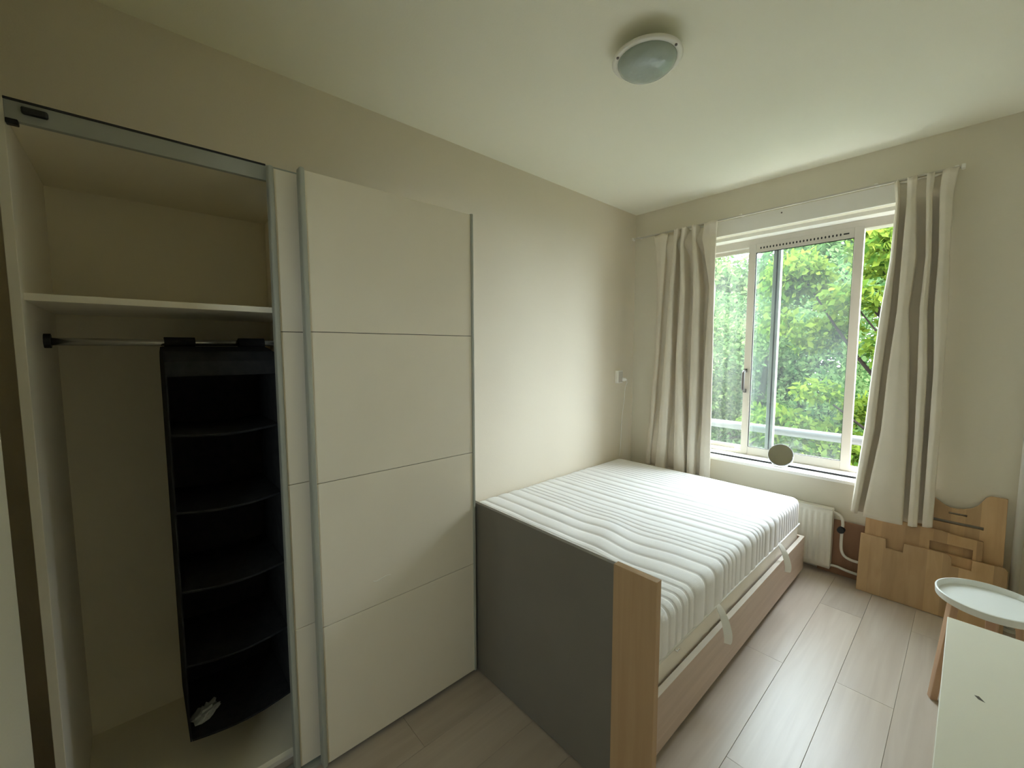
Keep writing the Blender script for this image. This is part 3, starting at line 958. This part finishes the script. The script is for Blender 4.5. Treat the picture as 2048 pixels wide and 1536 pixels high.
# ------------------------------------------------------------------ leaning boards
def board(label, loops, y0, tilt, m, thick=0.018):
    k = math.sqrt(1 + tilt * tilt)
    def to3(u, v, w):
        return (u, y0 + (tilt * v + w) / k, (v - tilt * w) / k + tilt * thick / k)
    mb = MB().prism(loops, to3, thick)
    return tag(build('wooden_board', mb, m, bevel=0.0015, seg=1), label, 'board', 'loose boards leaning under the window')
def arc(cx, cy, r, a0, a1, n=6):
    return [(cx + r * math.cos(math.radians(a0 + (a1 - a0) * i / n)), cy + r * math.sin(math.radians(a0 + (a1 - a0) * i / n))) for i in range(n + 1)]
board('light wooden board with two top notches, foremost of the leaning boards',
      [[(-0.405, 0.0), (0.186, 0.0), (0.186, 0.335)] + [(0.176, 0.347), (0.060, 0.347), (0.060, 0.290), (-0.014, 0.290), (-0.016, 0.325)] + arc(-0.036, 0.327, 0.02, 0, 90, 5)[1:] +
       [(-0.209, 0.347), (-0.211, 0.293), (-0.284, 0.293), (-0.288, 0.347), (-0.405, 0.347)]], 3.235, 0.140, 'pine')
board('wooden board with a wide slot, between the notched and the curved board',
      [[(-0.390, 0.0), (0.095, 0.0), (0.095, 0.452), (-0.024, 0.455), (-0.063, 0.466), (-0.383, 0.466), (-0.390, 0.455)],
       [(-0.105, 0.342), (-0.105, 0.395), (0.060, 0.395), (0.060, 0.342)]], 3.266, 0.110, 'pine2', 0.016)
curve = [(0.108, 0.696), (0.092, 0.684), (0.080, 0.660), (0.066, 0.634), (0.045, 0.614), (0.017, 0.601), (-0.010, 0.595), (-0.033, 0.595), (-0.060, 0.606), (-0.098, 0.634), (-0.13, 0.668), (-0.15, 0.69), (-0.17, 0.696)]
board('wooden board with a scooped top edge and slots, rearmost of the leaning boards',
      [[(-0.235, 0.0), (0.172, 0.0), (0.167, 0.696)] + curve + [(-0.235, 0.696)],
       [(-0.10, 0.507), (-0.10, 0.522), (0.092, 0.522), (0.092, 0.507)],
       [(-0.041, 0.562), (-0.041, 0.571), (0.028, 0.571), (0.028, 0.562)]], 3.296, 0.092, 'pine2', 0.016)
bb = tag(build('wooden_board', bx(-0.63, -0.397, 3.364, 3.382, 0.0, 0.362), 'brown_board', bevel=0.0015),
         'dark brown board standing against the wall behind the radiator pipes', 'board', 'loose boards leaning under the window')

# ------------------------------------------------------------------ mirror on the sill
MR = thing('table_mirror', 'small round table mirror on the windowsill', 'mirror', (-0.888, 3.40, 0.643))
def disc(cy_, r0, r1, d0, d1, n=40, tiltm=0.42):
    c = Vector((-0.888, cy_, 0.727))
    ax = Vector((0.05, -1, tiltm)).normalized()
    s = Vector((1, 0.05, 0)).normalized()
    t = s.cross(ax)
    if t.z < 0:
        t = -t
    mb = MB()
    rings = [(r0, d0), (r1, d0), (r1, d1), (r0, d1)]
    vs = [c + (s * math.cos(2 * PI * k / n) + t * math.sin(2 * PI * k / n)) * r + ax * d for r, d in rings for k in range(n)]
    fs = []
    for i in range(4):
        j = (i + 1) % 4
        for k in range(n):
            fs.append((i * n + k, i * n + (k + 1) % n, j * n + (k + 1) % n, j * n + k))
    return mb.add(vs, fs)
build('mirror_disc', disc(3.40, 0.001, 0.0750, 0.0, 0.003), 'mirror', MR)
build('rim', disc(3.40, 0.0745, 0.0768, -0.006, 0.004), 'mirror_rim', MR, smooth=True)
build('outer_ring', disc(3.402, 0.0765, 0.080, -0.006, 0.001), 'clear', MR, smooth=True)
st = MB()
st.tube(smooth_path([(-0.966, 3.40, 0.727), (-0.962, 3.40, 0.69), (-0.935, 3.395, 0.658), (-0.925, 3.37, 0.648), (-0.888, 3.362, 0.647), (-0.852, 3.37, 0.648), (-0.842, 3.395, 0.658), (-0.815, 3.40, 0.69), (-0.811, 3.40, 0.727)]), 0.0035, 8)
st.tube(smooth_path([(-0.935, 3.395, 0.658), (-0.925, 3.43, 0.648), (-0.888, 3.434, 0.646), (-0.852, 3.43, 0.648), (-0.842, 3.395, 0.658)]), 0.0033, 8)
build('wire_stand', st, 'clear', MR, smooth=True)

# ------------------------------------------------------------------ wall switch box, plug, cord
SK = thing('wall_socket', 'white surface-mounted wall socket above the mattress corner', 'socket', (XL, 3.14, 1.19))
build('box', bx(XL, XL + 0.030, 3.103, 3.178, 1.190, 1.300), 'white_paint', SK, 0.003)
build('face_plate', bx(XL + 0.030, XL + 0.034, 3.110, 3.171, 1.198, 1.292), 'frame', SK, 0.0015)
PG = thing('power_cord', 'white plug and thin cord hanging down to the mattress', 'cord', (XL + 0.02, 3.20, 0.53))
build('plug', MB().tube([(XL + 0.0345, 3.165, 1.222), (XL + 0.055, 3.175, 1.222), (XL + 0.062, 3.19, 1.216)], [0.017, 0.016, 0.008], 12), 'white_paint', PG, smooth=True)
build('cord', MB().tube(smooth_path([(XL + 0.060, 3.188, 1.216), (XL + 0.05, 3.215, 1.19), (XL + 0.02, 3.235, 1.144), (XL + 0.012, 3.235, 1.03), (XL + 0.012, 3.205, 0.876), (XL + 0.012, 3.196, 0.70), (XL + 0.014, 3.185, 0.60), (XL + 0.015, 3.172, 0.53)]), 0.0028, 8), 'white_paint', PG, smooth=True)

# ------------------------------------------------------------------ tray table
tx, ty, tz, tr = 0.103, 2.495, 0.452, 0.155
TT = thing('tray_table', 'small round white tray table with wooden legs beside the desk', 'side table', (tx, ty, 0))
build('tray', MB().lathe([(0.003, tz), (tr - 0.006, tz), (tr, tz + 0.004), (tr + 0.002, tz + 0.030), (tr - 0.004, tz + 0.032), (tr - 0.008, tz + 0.008), (0.003, tz + 0.007)], tx, ty, 72), 'tray', TT, smooth=False, bevel=0.001)
for a in (202, 322, 82):
    ca, sa_ = math.cos(math.radians(a)), math.sin(math.radians(a))
    T, Bm = Vector((tx + 0.105 * ca, ty + 0.105 * sa_, tz)), Vector((tx + 0.146 * ca, ty + 0.146 * sa_, 0))
    s = Vector((-sa_, ca, 0)) * 0.017
    q = Vector((ca, sa_, 0)) * 0.012
    vs = [Bm - s * 0.9 - q, Bm + s * 0.9 - q, Bm + s * 0.9 + q, Bm - s * 0.9 + q, T - s * 1.15 - q, T + s * 1.15 - q, T + s * 1.15 + q, T - s * 1.15 + q]
    build('leg', MB().add(vs, [(0, 3, 2, 1), (4, 5, 6, 7), (0, 1, 5, 4), (1, 2, 6, 5), (2, 3, 7, 6), (3, 0, 4, 7)]), 'leg_wood', TT, 0.003)
for a in (202, 322, 82):
    ca, sa_ = math.cos(math.radians(a)), math.sin(math.radians(a))
    build('brace', MB().tube([(tx, ty, tz - 0.03), (tx + 0.10 * ca, ty + 0.10 * sa_, tz - 0.03)], 0.010, 8), 'leg_wood', TT)

# ------------------------------------------------------------------ desk
DK = thing('desk', 'cream desk with a bare top in the lower right corner', 'desk', (0.28, 1.0, 0))
dt = build('desk_top', bx(-0.006, 0.60, 0.42, 1.637, 0.718, 0.740), 'desk', DK, 0.0015)
build('scuff', MB().add([(0.044, 1.297, 0.7403), (0.051, 1.299, 0.7403), (0.060, 1.284, 0.7403), (0.050, 1.287, 0.7403)], [(0, 1, 2, 3)]), 'scuff', dt)
for x, y in ((0.05, 0.48), (0.545, 0.48), (0.05, 1.575), (0.545, 1.575)):
    build('leg', bx(x - 0.022, x + 0.022, y - 0.022, y + 0.022, 0, 0.718), 'desk', DK, 0.002)
build('apron', bx(0.05, 0.545, 1.566, 1.584, 0.64, 0.718), 'desk', DK, 0.001)
build('apron', bx(0.041, 0.059, 0.502, 1.553, 0.64, 0.718), 'desk', DK, 0.001)
